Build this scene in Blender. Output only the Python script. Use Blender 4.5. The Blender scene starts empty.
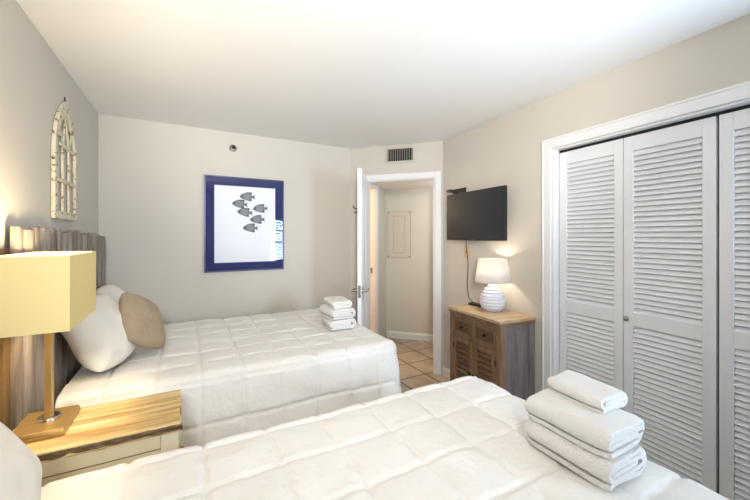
import bpy, bmesh, math, random
from mathutils import Vector, Matrix, noise
random.seed(7)
SC = bpy.context.scene
COL = SC.collection
PI = math.pi

# ------------------------------------------------------------------ camera
CAM_H = 1.45
YAW = math.radians(28.6)
cd = bpy.data.cameras.new('camera'); cam = bpy.data.objects.new('camera', cd); COL.objects.link(cam)
cam.location = (0, 0, CAM_H); cam.rotation_euler = (PI/2, 0, -YAW)
cd.sensor_width = 36; cd.lens = 346/750*36; cd.shift_y = -14/750; cd.clip_start = .02
SC.camera = cam

# ------------------------------------------------------------------ light and exposure
def lin(c): return tuple((x/12.92 if x <= .04045 else ((x+.055)/1.055)**2.4) for x in (v/255 for v in c))
SC.view_settings.view_transform = 'Standard'; SC.view_settings.look = 'None'
SC.view_settings.exposure = -0.54; SC.view_settings.gamma = 1; SC.view_settings.use_curve_mapping = False
w = bpy.data.worlds.new('world'); SC.world = w; w.use_nodes = True
w.node_tree.nodes['Background'].inputs[0].default_value = (.62, .78, 1, 1)
w.node_tree.nodes['Background'].inputs[1].default_value = 3.0

def lamp(name, kind, loc, energy, color, size=.1, target=None, size_y=None, spread=None, blend=.6):
    l = bpy.data.lights.new(name, kind); l.energy = energy; l.color = color
    if kind == 'SPOT': l.spot_size = math.radians(spread); l.spot_blend = blend
    if kind == 'AREA':
        l.size = size
        if size_y: l.shape = 'RECTANGLE'; l.size_y = size_y
        if spread: l.spread = spread
    else: l.shadow_soft_size = size
    o = bpy.data.objects.new(name, l); COL.objects.link(o); o.location = loc
    if target is not None:
        o.rotation_euler = (Vector(target)-Vector(loc)).to_track_quat('-Z', 'Y').to_euler()
    return o
FRONT_Y = -1.0
lamp('window_daylight', 'AREA', (2.15, FRONT_Y-.3, 1.38), 330, (.52, .74, 1), .85, (1.6, 3, 1.45), 1.15)
lamp('flash_bounce', 'SPOT', (-.1, -.4, 1.62), 300, (1, .99, .975), .07, (1.0, 1.75, 2.44), spread=74)
lamp('fill_spot', 'SPOT', (-.27, -.8, 2.15), 350, (1, .99, .975), .18, (1.4, 3.3, 2.05), spread=100, blend=1)  # added fill light behind the viewer, evens out the room

# ------------------------------------------------------------------ materials
def new_mat(name):
    m = bpy.data.materials.new(name); m.use_nodes = True
    nt = m.node_tree; return m, nt, nt.nodes['Principled BSDF']
def N(nt, t, **kw):
    n = nt.nodes.new(t)
    for k, v in kw.items(): setattr(n, k, v)
    return n
def ramp(nt, stops):
    r = N(nt, 'ShaderNodeValToRGB'); e = r.color_ramp.elements
    while len(e) < len(stops): e.new(.5)
    for el, (p, c) in zip(e, stops): el.position = p; el.color = (*c, 1)
    return r
def plain(name, c, rough=.5, metal=0, var=0, vscale=8, bump=0, bscale=60, emit=None, estr=0, spec=.5, bdist=.01):
    m, nt, b = new_mat(name); c = lin(c)
    b.inputs['Base Color'].default_value = (*c, 1); b.inputs['Roughness'].default_value = rough
    b.inputs['Metallic'].default_value = metal; b.inputs['Specular IOR Level'].default_value = spec
    tc = N(nt, 'ShaderNodeTexCoord')
    if var:
        n = N(nt, 'ShaderNodeTexNoise'); n.inputs['Scale'].default_value = vscale; n.inputs['Detail'].default_value = 4
        nt.links.new(tc.outputs['Object'], n.inputs['Vector'])
        r = ramp(nt, [(.3, tuple(x*(1-var) for x in c)), (.7, tuple(min(1, x*(1+var)) for x in c))])
        nt.links.new(n.outputs['Fac'], r.inputs['Fac']); nt.links.new(r.outputs['Color'], b.inputs['Base Color'])
    if bump:
        n = N(nt, 'ShaderNodeTexNoise'); n.inputs['Scale'].default_value = bscale; n.inputs['Detail'].default_value = 3
        nt.links.new(tc.outputs['Object'], n.inputs['Vector'])
        bp = N(nt, 'ShaderNodeBump'); bp.inputs['Strength'].default_value = bump; bp.inputs['Distance'].default_value = bdist
        nt.links.new(n.outputs['Fac'], bp.inputs['Height']); nt.links.new(bp.outputs['Normal'], b.inputs['Normal'])
    if emit:
        b.inputs['Emission Color'].default_value = (*lin(emit), 1); b.inputs['Emission Strength'].default_value = estr
    return m
def wood(name, stops, scale=(1, 1, 1), nscale=4, rough=.6, bump=.3, wave=0):
    """grain: noise stretched by scale (small = long along that axis)"""
    m, nt, b = new_mat(name); b.inputs['Roughness'].default_value = rough
    tc = N(nt, 'ShaderNodeTexCoord'); mp = N(nt, 'ShaderNodeMapping'); mp.inputs['Scale'].default_value = scale
    nt.links.new(tc.outputs['Object'], mp.inputs['Vector'])
    n = N(nt, 'ShaderNodeTexNoise'); n.inputs['Scale'].default_value = nscale; n.inputs['Detail'].default_value = 6; n.inputs['Roughness'].default_value = .62
    n.inputs['Distortion'].default_value = .35
    nt.links.new(mp.outputs['Vector'], n.inputs['Vector'])
    r = ramp(nt, [(p, lin(c)) for p, c in stops])
    nt.links.new(n.outputs['Fac'], r.inputs['Fac']); nt.links.new(r.outputs['Color'], b.inputs['Base Color'])
    bp = N(nt, 'ShaderNodeBump'); bp.inputs['Strength'].default_value = bump; bp.inputs['Distance'].default_value = .004
    nt.links.new(n.outputs['Fac'], bp.inputs['Height']); nt.links.new(bp.outputs['Normal'], b.inputs['Normal'])
    return m
M = {}
M['wall'] = plain('wall_paint', (202, 195, 184), .85, var=.015, vscale=3, bump=.12, bscale=180, bdist=.003, spec=.3)
M['hall_wall'] = plain('hall_paint', (205, 201, 190), .85, bump=.1, bscale=180, bdist=.003, spec=.3)
M['bath_wall'] = plain('bath_paint', (238, 200, 118), .85)
M['ceiling'] = plain('ceiling_paint', (238, 235, 231), .9, bump=.12, bscale=140, bdist=.003, spec=.3)
M['trim'] = plain('trim_paint', (228, 227, 226), .35)
M['door'] = plain('door_paint', (238, 238, 240), .35)
M['louver'] = plain('louver_paint', (226, 226, 227), .42, var=.012, vscale=12)
M['dark'] = plain('gap_shade', (25, 24, 26), .8)  # near-black colour standing in for shade in narrow openings
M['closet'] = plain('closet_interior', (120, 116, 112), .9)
M['quilt'] = plain('white_quilt', (240, 236, 230), .85, bump=.35, bscale=38, bdist=.012, spec=.25)
M['sheet'] = plain('white_cotton', (245, 238, 226), .85, bump=.25, bscale=26, bdist=.012, spec=.25)
M['mattress'] = plain('mattress_ticking', (225, 222, 215), .85)
M['beige'] = plain('beige_linen', (172, 153, 128), .9, var=.05, vscale=60, bump=.35, bscale=220, bdist=.003, spec=.2)
M['towel'] = plain('white_terry', (246, 243, 238), .95, bump=.8, bscale=200, bdist=.012, spec=.1)
M['brass'] = plain('brushed_brass', (198, 164, 104), .38, .75, var=.05, vscale=30)
M['bright_brass'] = plain('polished_nickel', (215, 205, 190), .18, 1)
M['chrome'] = plain('satin_nickel', (150, 148, 145), .3, 1)
M['iron'] = plain('dark_iron', (52, 44, 38), .45, .8)
M['black'] = plain('black_plastic', (20, 20, 22), .4)
M['plate'] = plain('ivory_plate', (196, 174, 134), .45)
M['cream_body'] = plain('cream_paint', (222, 210, 180), .5, var=.03, vscale=6)
M['groove'] = plain('shadow_groove', (120, 108, 84), .8)
M['blue_mat'] = plain('blue_mat_board', (26, 31, 92), .75, var=.05, vscale=70)
M['silver'] = plain('silver_frame', (84, 88, 112), .35, .7)
M['print'] = plain('print_paper', (232, 232, 235), .8)
M['ink'] = plain('grey_ink', (84, 86, 92), .8)
M['ink_light'] = plain('pale_ink', (196, 198, 202), .8)
M['panel'] = plain('panel_paint', (198, 192, 178), .55)
M['vent'] = plain('vent_paint', (190, 184, 170), .5)
M['ceramic'] = plain('white_ceramic', (216, 217, 226), .55, var=.05, vscale=90, bump=.5, bscale=120, bdist=.004)
M['white_plastic'] = plain('white_slat', (240, 240, 238), .5)
M['gold_wood'] = wood('golden_wood', [(.25, (84, 60, 30)), (.5, (132, 100, 56)), (.75, (160, 128, 78))], (1, 1, .15), 6)
M['top_wood'] = wood('nightstand_wood', [(.28, (122, 88, 44)), (.42, (186, 150, 92)), (.56, (222, 194, 138)), (.75, (242, 224, 178))], (.8, 11, 11), 3.0, .55, .5)
M['bark'] = wood('bark_edge', [(.3, (50, 38, 24)), (.55, (104, 84, 58)), (.75, (160, 138, 104))], (2, 6, 14), 8, .85, .9)
M['drift'] = wood('driftwood', [(.22, (76, 64, 56)), (.42, (126, 114, 104)), (.6, (160, 148, 136)), (.8, (204, 196, 186))], (9, 9, .55), 3.2, .8, .6)
M['cabinet'] = wood('cabinet_wood', [(.2, (88, 64, 44)), (.5, (124, 96, 70)), (.8, (150, 122, 94))], (6, 6, .8), 5, .55, .35)
M['cabinet_daylit'] = wood('cabinet_daylit_wood', [(.2, (84, 76, 74)), (.5, (116, 107, 104)), (.8, (144, 134, 130))], (6, 6, .5), 5, .5, .35)  # cabinet wood greyed: cool daylight on its side is put into the colour
M['cabinet_top'] = wood('cabinet_top_wood', [(.25, (156, 126, 92)), (.5, (188, 160, 124)), (.75, (208, 184, 148))], (9, .8, 6), 5, .5, .3)
M['slat_wood'] = wood('shutter_wood', [(.2, (70, 48, 30)), (.5, (100, 72, 46)), (.8, (122, 90, 60))], (6, .8, 8), 6, .6, .4)
# chipped cream paint over brown wood
m, nt, b = new_mat('chipped_paint'); tc = N(nt, 'ShaderNodeTexCoord'); n = N(nt, 'ShaderNodeTexNoise')
n.inputs['Scale'].default_value = 42; n.inputs['Detail'].default_value = 5; nt.links.new(tc.outputs['Object'], n.inputs['Vector'])
r = ramp(nt, [(.33, lin((96, 74, 48))), (.38, lin((166, 150, 120))), (.44, lin((214, 204, 178)))])
nt.links.new(n.outputs['Fac'], r.inputs['Fac']); nt.links.new(r.outputs['Color'], b.inputs['Base Color']); b.inputs['Roughness'].default_value = .8
M['chipped'] = m
# floor tile, 335 mm, aligned with the room
m, nt, b = new_mat('floor_tile'); tc = N(nt, 'ShaderNodeTexCoord'); mp = N(nt, 'ShaderNodeMapping')
mp.inputs['Location'].default_value = (-2.54+.335*20, -3.61+.335*20, 0); nt.links.new(tc.outputs['Object'], mp.inputs['Vector'])
br = N(nt, 'ShaderNodeTexBrick'); br.offset = 0; br.squash = 1
br.inputs['Scale'].default_value = 1; br.inputs['Brick Width'].default_value = .335; br.inputs['Row Height'].default_value = .335
br.inputs['Mortar Size'].default_value = .009; br.inputs['Mortar Smooth'].default_value = .2; br.inputs['Bias'].default_value = 0
br.inputs['Color1'].default_value = (*lin((186, 168, 146)), 1); br.inputs['Color2'].default_value = (*lin((196, 180, 156)), 1); br.inputs['Mortar'].default_value = (*lin((84, 66, 50)), 1)
nt.links.new(mp.outputs['Vector'], br.inputs['Vector'])
n = N(nt, 'ShaderNodeTexNoise'); n.inputs['Scale'].default_value = 5; n.inputs['Detail'].default_value = 5; nt.links.new(tc.outputs['Object'], n.inputs['Vector'])
r = ramp(nt, [(.3, (.72, .68, .62)), (.7, (1, 1, 1))]); nt.links.new(n.outputs['Fac'], r.inputs['Fac'])
mx = N(nt, 'ShaderNodeMix', data_type='RGBA', blend_type='MULTIPLY'); mx.inputs[0].default_value = 1
nt.links.new(br.outputs['Color'], mx.inputs[6]); nt.links.new(r.outputs['Color'], mx.inputs[7]); nt.links.new(mx.outputs[2], b.inputs['Base Color'])
b.inputs['Roughness'].default_value = .32
M['tile'] = m
def glass(name, refl, tint=(1, 1, 1)):
    m, nt, b = new_mat(name); nt.nodes.remove(b); out = nt.nodes['Material Output']
    t = N(nt, 'ShaderNodeBsdfTransparent'); t.inputs[0].default_value = (*tint, 1)
    g = N(nt, 'ShaderNodeBsdfGlossy'); g.inputs['Roughness'].default_value = .01
    f = N(nt, 'ShaderNodeFresnel'); f.inputs['IOR'].default_value = refl
    mx = N(nt, 'ShaderNodeMixShader'); nt.links.new(f.outputs[0], mx.inputs[0]); nt.links.new(t.outputs[0], mx.inputs[1]); nt.links.new(g.outputs[0], mx.inputs[2])
    nt.links.new(mx.outputs[0], out.inputs[0]); return m
M['glass'] = glass('picture_glass', 1.33)
M['window_glass'] = glass('window_glass', 1.3)
def shade_mat(name, c, trans):
    m, nt, b = new_mat(name); nt.nodes.remove(b); out = nt.nodes['Material Output']
    d = N(nt, 'ShaderNodeBsdfDiffuse'); d.inputs[0].default_value = (*lin(c), 1)
    t = N(nt, 'ShaderNodeBsdfTranslucent'); t.inputs[0].default_value = (*lin(c), 1)
    mx = N(nt, 'ShaderNodeMixShader'); mx.inputs[0].default_value = trans
    nt.links.new(d.outputs[0], mx.inputs[1]); nt.links.new(t.outputs[0], mx.inputs[2]); nt.links.new(mx.outputs[0], out.inputs[0]); return m
M['shade_gold'] = shade_mat('gold_shade_cloth', (238, 217, 156), .05)
M['shade_white'] = shade_mat('white_shade_cloth', (248, 246, 242), .58)
M['bulb'] = plain('lit_bulb', (255, 240, 210), .5, emit=(255, 224, 170), estr=6)
m, nt, b = new_mat('tv_screen'); b.inputs['Base Color'].default_value = (.006, .006, .008, 1); b.inputs['Roughness'].default_value = .28; b.inputs['Specular IOR Level'].default_value = .6
M['screen'] = m

# ------------------------------------------------------------------ mesh helpers
def frame2(A, B):
    """matrix: local x along A->B, local y to the left of it, z up"""
    d = Vector((B[0]-A[0], B[1]-A[1], 0)).normalized(); n = Vector((-d.y, d.x, 0))
    return Matrix(((d.x, n.x, 0, A[0]), (d.y, n.y, 0, A[1]), (0, 0, 1, 0), (0, 0, 0, 1)))
def box(bm, x0, x1, y0, y1, z0, z1, mi=0, mat=None):
    vs = [Vector(p) for p in ((x0,y0,z0),(x1,y0,z0),(x1,y1,z0),(x0,y1,z0),(x0,y0,z1),(x1,y0,z1),(x1,y1,z1),(x0,y1,z1))]
    if mat: vs = [mat @ v for v in vs]
    v = [bm.verts.new(p) for p in vs]
    for f in ((0,3,2,1),(4,5,6,7),(0,1,5,4),(1,2,6,5),(2,3,7,6),(3,0,4,7)):
        bm.faces.new([v[i] for i in f]).material_index = mi
def cyl(bm, p0, p1, r0, r1=None, n=16, mi=0, caps=True):
    r1 = r0 if r1 is None else r1; p0, p1 = Vector(p0), Vector(p1); d = (p1-p0).normalized()
    a = d.orthogonal().normalized(); b_ = d.cross(a)
    R0 = [bm.verts.new(p0+(a*math.cos(2*PI*i/n)+b_*math.sin(2*PI*i/n))*r0) for i in range(n)]
    R1 = [bm.verts.new(p1+(a*math.cos(2*PI*i/n)+b_*math.sin(2*PI*i/n))*r1) for i in range(n)]
    for i in range(n): bm.faces.new((R0[i], R0[(i+1)%n], R1[(i+1)%n], R1[i])).material_index = mi
    if caps:
        bm.faces.new(R0[::-1]).material_index = mi; bm.faces.new(R1).material_index = mi
def lathe(bm, prof, n=32, c=(0,0,0), mi=0, rfun=None):
    rings = []
    for r_, z in prof:
        rings.append([bm.verts.new((c[0]+math.cos(2*PI*i/n)*(rfun(r_, z, i) if rfun else r_), c[1]+math.sin(2*PI*i/n)*(rfun(r_, z, i) if rfun else r_), c[2]+z)) for i in range(n)])
    for a, b_ in zip(rings, rings[1:]):
        for i in range(n): bm.faces.new((a[i], a[(i+1)%n], b_[(i+1)%n], b_[i])).material_index = mi
    return rings
def tube(bm, pts, r, n=8, mi=0):
    pts = [Vector(p) for p in pts]; rings = []
    up = Vector((.13, .31, .94))
    for i, p in enumerate(pts):
        d = (pts[min(i+1, len(pts)-1)]-pts[max(i-1, 0)]).normalized()
        a = d.cross(up).normalized(); b_ = d.cross(a)
        rings.append([bm.verts.new(p+(a*math.cos(2*PI*k/n)+b_*math.sin(2*PI*k/n))*r) for k in range(n)])
    for a, b_ in zip(rings, rings[1:]):
        for k in range(n): bm.faces.new((a[k], a[(k+1)%n], b_[(k+1)%n], b_[k])).material_index = mi
    bm.faces.new(rings[0][::-1]).material_index = mi; bm.faces.new(rings[-1]).material_index = mi
def prism(bm, poly, axis0, axis1, mi=0, mat=None):
    """poly: list of (a, b) extruded between two functions giving 3D points"""
    A = [bm.verts.new(axis0(*p)) for p in poly]; B = [bm.verts.new(axis1(*p)) for p in poly]; n = len(poly)
    for i in range(n): bm.faces.new((A[i], A[(i+1)%n], B[(i+1)%n], B[i])).material_index = mi
    bm.faces.new(A[::-1]).material_index = mi; bm.faces.new(B).material_index = mi
def obj(name, bm, mats, parent=None, bevel=0, smooth=None, loc=None, rot=None, seg=2, mat=None):
    bmesh.ops.recalc_face_normals(bm, faces=bm.faces)
    me = bpy.data.meshes.new(name); bm.to_mesh(me); bm.free()
    for q in (mats if isinstance(mats, (list, tuple)) else [mats]): me.materials.append(M[q] if isinstance(q, str) else q)
    if smooth:
        for p in me.polygons: p.use_smooth = True
        me.set_sharp_from_angle(angle=math.radians(smooth))
    o = bpy.data.objects.new(name, me); COL.objects.link(o)
    if parent: o.parent = parent
    if loc: o.location = loc
    if rot: o.rotation_euler = rot
    if mat: o.matrix_world = mat
    if bevel:
        md = o.modifiers.new('bevel', 'BEVEL'); md.width = bevel; md.segments = seg; md.limit_method = 'ANGLE'; md.angle_limit = math.radians(40); md.harden_normals = False
    return o
def tag(o, label=None, cat=None, group=None, kind=None):
    if label: o['label'] = label
    if cat: o['category'] = cat
    if group: o['group'] = group
    if kind: o['kind'] = kind
    return o
def thing(name, loc, rotz, label, cat, group=None, kind=None):
    o = bpy.data.objects.new(name, None); COL.objects.link(o); o.empty_display_size = .1
    o.location = loc; o.rotation_euler = (0, 0, rotz); return tag(o, label, cat, group, kind)
def copy_tree(o, parent=None):
    c = o.copy(); COL.objects.link(c); c.parent = parent
    for ch in list(o.children): copy_tree(ch, c)
    return c
NB = bmesh.new

# ------------------------------------------------------------------ room shell
H = 2.44
BL = (-.627, 3.540); BR = (1.625, 3.578); RC = (2.348, 2.826)
RD = Vector((-.151, -2.274, 0)).normalized()                   # along the right wall toward the viewer
def RP(s): return (RC[0]+RD.x*s, RC[1]+RD.y*s)
R_END = RP(3.05)                                               # closet wall ends, room widens to the window
JOG = (2.75, R_END[1])
MD = frame2(BR, RC)                                            # diagonal doorway wall: +y of this frame is outside
MR = frame2(RC, R_END)                                         # right wall: +y is outside
MB_ = frame2(BL, BR)
DL = (Vector(RC)-Vector(BR)).length
def S(name, bm, mats, label, cat, **kw):
    o = obj(name, bm, mats, **kw); return tag(o, label, cat, kind='structure')

bm = NB(); box(bm, -1.2, 4.4, -2.2, 6.2, -.1, 0); S('floor', bm, 'tile', 'beige square floor tiles with dark grout lines', 'floor')
bm = NB(); box(bm, -1.2, 3.4, -2.2, 4.0, H, H+.1)
S('ceiling', bm, 'ceiling', 'plain white bedroom ceiling', 'ceiling')
bm = NB(); ml = frame2((BL[0], FRONT_Y), BL); box(bm, -.1, BL[1]-FRONT_Y+.1, 0, .1, 0, H, 0, ml); S('wall_left', bm, 'wall', 'greige side wall behind both beds, with the arched decor', 'wall')
bm = NB(); box(bm, -.1, (Vector(BR)-Vector(BL)).length, 0, .1, 0, H, 0, MB_); S('wall_back', bm, 'wall', 'greige far wall behind the fish picture', 'wall')
# diagonal wall with doorway
DO0, DO1, DH = .204, .964, 2.06
bm = NB(); box(bm, 0, DO0, 0, .1, 0, H, 0, MD); box(bm, DO1, DL, 0, .1, 0, H, 0, MD); box(bm, DO0, DO1, 0, .1, DH, H, 0, MD)
S('wall_corner', bm, 'wall', 'short angled wall around the open doorway, with the air vent', 'wall')
bm = NB()
for a, b_ in ((DO0-.065, DO0), (DO1, DO1+.06)): box(bm, a, b_, -.016, 0, 0, DH+.065, 0, MD)
box(bm, DO0, DO1, -.016, 0, DH, DH+.065, 0, MD)
box(bm, DO0, DO0+.012, 0, .1, 0, DH, 0, MD); box(bm, DO1-.012, DO1, 0, .1, 0, DH, 0, MD); box(bm, DO0, DO1, 0, .1, DH-.012, DH, 0, MD)
box(bm, DO1-.03, DO1-.012, .04, .055, 0, DH, 0, MD)
S('trim_1', bm, 'trim', 'white casing around the open doorway in the angled corner', 'door frame', bevel=.004)
# right wall with closet opening
C0 = 1.285; C1 = C0+1.735; CH = 2.063
RL = 3.05
bm = NB(); box(bm, 0, C0, 0, .1, 0, H, 0, MR); box(bm, C1, RL, 0, .1, 0, H, 0, MR); box(bm, C0, C1, 0, .1, CH, H, 0, MR)
S('wall_right', bm, 'wall', 'greige wall around the closet and behind the television', 'wall')
bm = NB()
box(bm, C0-.058, C0, -.018, 0, 0, CH+.068, 0, MR); box(bm, C1, C1+.058, -.018, 0, 0, CH+.068, 0, MR); box(bm, C0, C1, -.018, 0, CH, CH+.068, 0, MR)
box(bm, C0-.066, C1+.066, -.024, 0, CH+.056, CH+.07, 0, MR); box(bm, C0-.066, C0-.054, -.024, 0, 0, CH+.056, 0, MR)
box(bm, C0, C0+.014, 0, .11, 0, CH, 0, MR); box(bm, C1-.014, C1, 0, .11, 0, CH, 0, MR); box(bm, C0+.014, C1-.014, 0, .11, CH-.012, CH, 0, MR)
S('trim_2', bm, 'trim', 'white moulded casing framing the closet doors', 'door frame', bevel=.003)
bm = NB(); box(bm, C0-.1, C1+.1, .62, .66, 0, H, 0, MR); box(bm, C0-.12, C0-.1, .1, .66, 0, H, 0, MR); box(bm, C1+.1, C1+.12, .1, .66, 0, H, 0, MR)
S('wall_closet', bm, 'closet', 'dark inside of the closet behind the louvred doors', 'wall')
bm = NB(); box(bm, C0+.016, C1-.016, .054, .078, CH-.03, CH-.0125, 0, MR); S('trim_3', bm, 'dark', 'dark track filling the shaded gap above the closet doors', 'door track')  # track coloured near-black for the shade in the gap over the doors
# the part of the room behind the viewer
mj = frame2(R_END, JOG); bm = NB(); box(bm, .1, JOG[0]-R_END[0], 0, .1, 0, H, 0, mj); S('wall_recess', bm, 'wall', 'short return wall past the closet', 'wall')
mj2 = frame2(JOG, (JOG[0], FRONT_Y)); bm = NB(); box(bm, 0, JOG[1]-FRONT_Y, 0, .1, 0, H, 0, mj2); S('wall_window_side', bm, 'wall', 'wall beside the window recess', 'wall')
W0, W1, WZ0, WZ1 = 1.83, 2.52, .86, 1.87
bm = NB()
box(bm, BL[0]-.1, W0, FRONT_Y-.12, FRONT_Y, 0, H); box(bm, W1, JOG[0]+.1, FRONT_Y-.12, FRONT_Y, 0, H)
box(bm, W0, W1, FRONT_Y-.12, FRONT_Y, 0, WZ0); box(bm, W0, W1, FRONT_Y-.12, FRONT_Y, WZ1, H)
S('wall_front', bm, 'wall', 'wall with the daylight window behind the viewer', 'wall')
win = thing('window_1', (0, 0, 0), 0, 'window with white slatted blind mirrored in the picture glass', 'window', kind='structure')
bm = NB()
for a in (W0, W1-.04): box(bm, a, a+.04, FRONT_Y-.08, FRONT_Y-.04, WZ0, WZ1)
for z in (WZ0, (WZ0+WZ1)/2-.08, WZ1-.04): box(bm, W0+.04, W1-.04, FRONT_Y-.08, FRONT_Y-.04, z, z+.045)
obj('window_frame', bm, 'trim', win)
bm = NB(); box(bm, W0+.04, W1-.04, FRONT_Y-.062, FRONT_Y-.058, WZ0+.045, WZ1-.04); obj('pane', bm, 'window_glass', win)
bm = NB(); k = 0; z = WZ0+.03
while z < WZ1-.02:
    mm = Matrix.Translation((0, FRONT_Y-.02, z)) @ Matrix.Rotation(math.radians(32), 4, 'X'); box(bm, W0+.01, W1-.01, -.024, .024, -.001, .001, 0, mm); z += .062
box(bm, W0+.01, W1-.01, FRONT_Y-.045, FRONT_Y, WZ1-.03, WZ1); obj('blind', bm, 'white_plastic', win)
bm = NB(); box(bm, W0-.03, W1+.03, FRONT_Y-.1, FRONT_Y+.04, WZ0-.03, WZ0); obj('window_sill', bm, 'trim', win)

# baseboards
def baseboard(name, mat, a, b_, label, sgn=-1):
    bm = NB()
    prism(bm, [(0, 0), (.014, 0), (.014, .075), (.006, .095), (0, .095)], lambda y, z: mat @ Vector((a, sgn*y, z)), lambda y, z: mat @ Vector((b_, sgn*y, z)))
    return S(name, bm, 'trim', label, 'baseboard')
baseboard('baseboard_right', MR, .012, C0-.07, 'white baseboard beside the wooden cabinet')
baseboard('baseboard_back', MB_, .02, (Vector(BR)-Vector(BL)).length-.02, 'white baseboard along the far wall behind the bed')
baseboard('baseboard_left', ml, .02, BL[1]-FRONT_Y-.02, 'white baseboard along the headboard wall')

# ------------------------------------------------------------------ hallway beyond the doorway
HS0, HN, HS1, HH = .107, 1.13, 1.75, 2.115
bm = NB(); box(bm, HS0-.1, HS1+.1, HN, HN+.1, 0, HH+.1, 0, MD); S('wall_hall', bm, 'hall_wall', 'pale hallway wall seen through the doorway, with breaker panel', 'wall')
bm = NB(); box(bm, HS0-.1, HS0, .62, HN, 0, HH+.1, 0, MD); box(bm, HS0-.1, HS0, .1, .62, 2.06, HH+.1, 0, MD)
S('wall_hall_side', bm, 'hall_wall', 'narrow hallway side wall with the lit side doorway', 'wall')
bm = NB(); box(bm, HS1, HS1+.1, .1, HN, 0, HH+.1, 0, MD); S('wall_hall_end', bm, 'hall_wall', 'end wall of the hallway', 'wall')
bm = NB(); box(bm, HS0-1.5, HS1+.1, .1, HN+.1, HH, HH+.1, 0, MD); S('ceiling_hall', bm, 'ceiling', 'low hallway ceiling beyond the doorway', 'ceiling')
bm = NB(); box(bm, DL-.05, HS1+.1, .1, .18, 0, HH+.1, 0, MD); S('wall_hall_near', bm, 'hall_wall', 'hallway wall on the bedroom side', 'wall')
bm = NB(); box(bm, HS0, HS0+.018, .62, .71, 0, 2.125, 0, MD); box(bm, HS0, HS0+.018, .1, .62, 2.06, 2.1, 0, MD); box(bm, HS0-.1, HS0, .605, .62, 0, 2.06, 0, MD)
S('trim_4', bm, 'trim', 'white casing of the side doorway in the hallway', 'door frame', bevel=.003)
bm = NB(); box(bm, HS0-.06, HS0-.03, .602, .6055, .97, 1.04, 0, MD); tag(obj('strike_plate', bm, 'chrome'), 'small metal strike plate on the lit hallway door jamb', 'strike plate')
baseboard('baseboard_hall', MD @ Matrix.Translation((0, HN, 0)), HS0+.02, HS1, 'white baseboard along the hallway wall')
bm = NB(); box(bm, -1.4, -1.3, .1, HN+.1, 0, HH+.1, 0, MD); box(bm, -1.3, HS0-.1, HN, HN+.1, 0, HH+.1, 0, MD); box(bm, -1.3, HS0-.1, .1, .14, 0, HH+.1, 0, MD)
S('wall_bathroom', bm, 'bath_wall', 'warm yellow wall glimpsed through the side doorway', 'wall')
p = MD @ Vector((-.6, .65, 1.9)); lamp('bathroom_light', 'POINT', p, 45, (1, .76, .40), .12)
p = MD @ Vector((1.25, .6, 1.95)); lamp('hall_light', 'POINT', p, 15, (.86, .94, 1), .15)

# breaker panel on the hall wall
bp_ = thing('breaker_panel', MD @ Vector((.30, HN, 1.47)), math.atan2(RC[1]-BR[1], RC[0]-BR[0]), 'painted metal breaker panel set in the hallway wall', 'electrical panel')
bm = NB(); box(bm, -.167, .167, -.008, 0, -.332, .332); box(bm, -.077, .087, -.0135, -.008, -.257, .262); obj('shadow_rim', bm, 'iron', bp_)  # dark rim imitates the shadow gap round cover and door
bm = NB(); box(bm, -.165, .165, -.012, 0, -.33, .33); obj('cover', bm, 'panel', bp_, bevel=.003)
bm = NB(); box(bm, -.075, .085, -.019, -.012, -.255, .26); obj('panel_door', bm, 'panel', bp_, bevel=.002)
bm = NB(); box(bm, .05, .072, -.026, -.019, -.03, .02); obj('latch', bm, 'vent', bp_)
for sx in (-.15, .15):
    for sz in (-.31, .31):
        bm = NB(); cyl(bm, (sx, -.012, sz), (sx, -.016, sz), .008, n=10); obj('screw', bm, 'iron', bp_)

# the room door, standing open
HG = MD @ Vector((DO0+.01, -.022, 0)); FE = Vector((1.372, 2.80, 0)); dv = FE-HG; dv.z = 0
LW = .76
door = thing('door_1', HG, math.atan2(dv.y, dv.x), 'white bedroom door standing open, seen edge on', 'door', kind='structure')
bm = NB(); box(bm, 0, LW, -.018, .018, .012, DH-.006)
for z0, z1 in ((.2, .85), (1.0, 1.9)):
    for a, b_ in ((.12, .35), (.42, .65)):
        for s in (-1, 1): box(bm, a, b_, s*.018-.004, s*.018+.004, z0, z1)
obj('panel', bm, 'door', door, bevel=.003)
hd = None
for s in (-1, 1):
    bm = NB(); cyl(bm, (LW-.06, s*.018, .955), (LW-.06, s*.026, .955), .03, n=20); cyl(bm, (LW-.06, s*.026, .955), (LW-.06, s*.07, .955), .011, n=12)
    tube(bm, [(LW-.06, s*.066, .955), (LW-.1, s*.07, .957), (LW-.16, s*.07, .953)], .010); obj('lever_handle', bm, 'chrome', door, smooth=40)
bm = NB(); box(bm, LW-.001, LW+.001, -.012, .012, .90, 1.01); obj('latch_plate', bm, 'chrome', door)
for z in (.25, 1.05, 1.85):
    bm = NB(); cyl(bm, (-.004, -.02, z-.045), (-.004, -.02, z+.045), .007, n=10); obj('hinge', bm, 'chrome', door)
bm = NB(); cyl(bm, (LW-.12, -.018, 1.70), (LW-.12, -.026, 1.70), .018, n=12); tube(bm, [(LW-.12, -.024, 1.70), (LW-.12, -.06, 1.705), (LW-.12, -.075, 1.73)], .005); tube(bm, [(LW-.12, -.024, 1.69), (LW-.12, -.045, 1.665), (LW-.12, -.06, 1.67)], .005)
obj('coat_hook', bm, 'iron', door, smooth=40)

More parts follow.
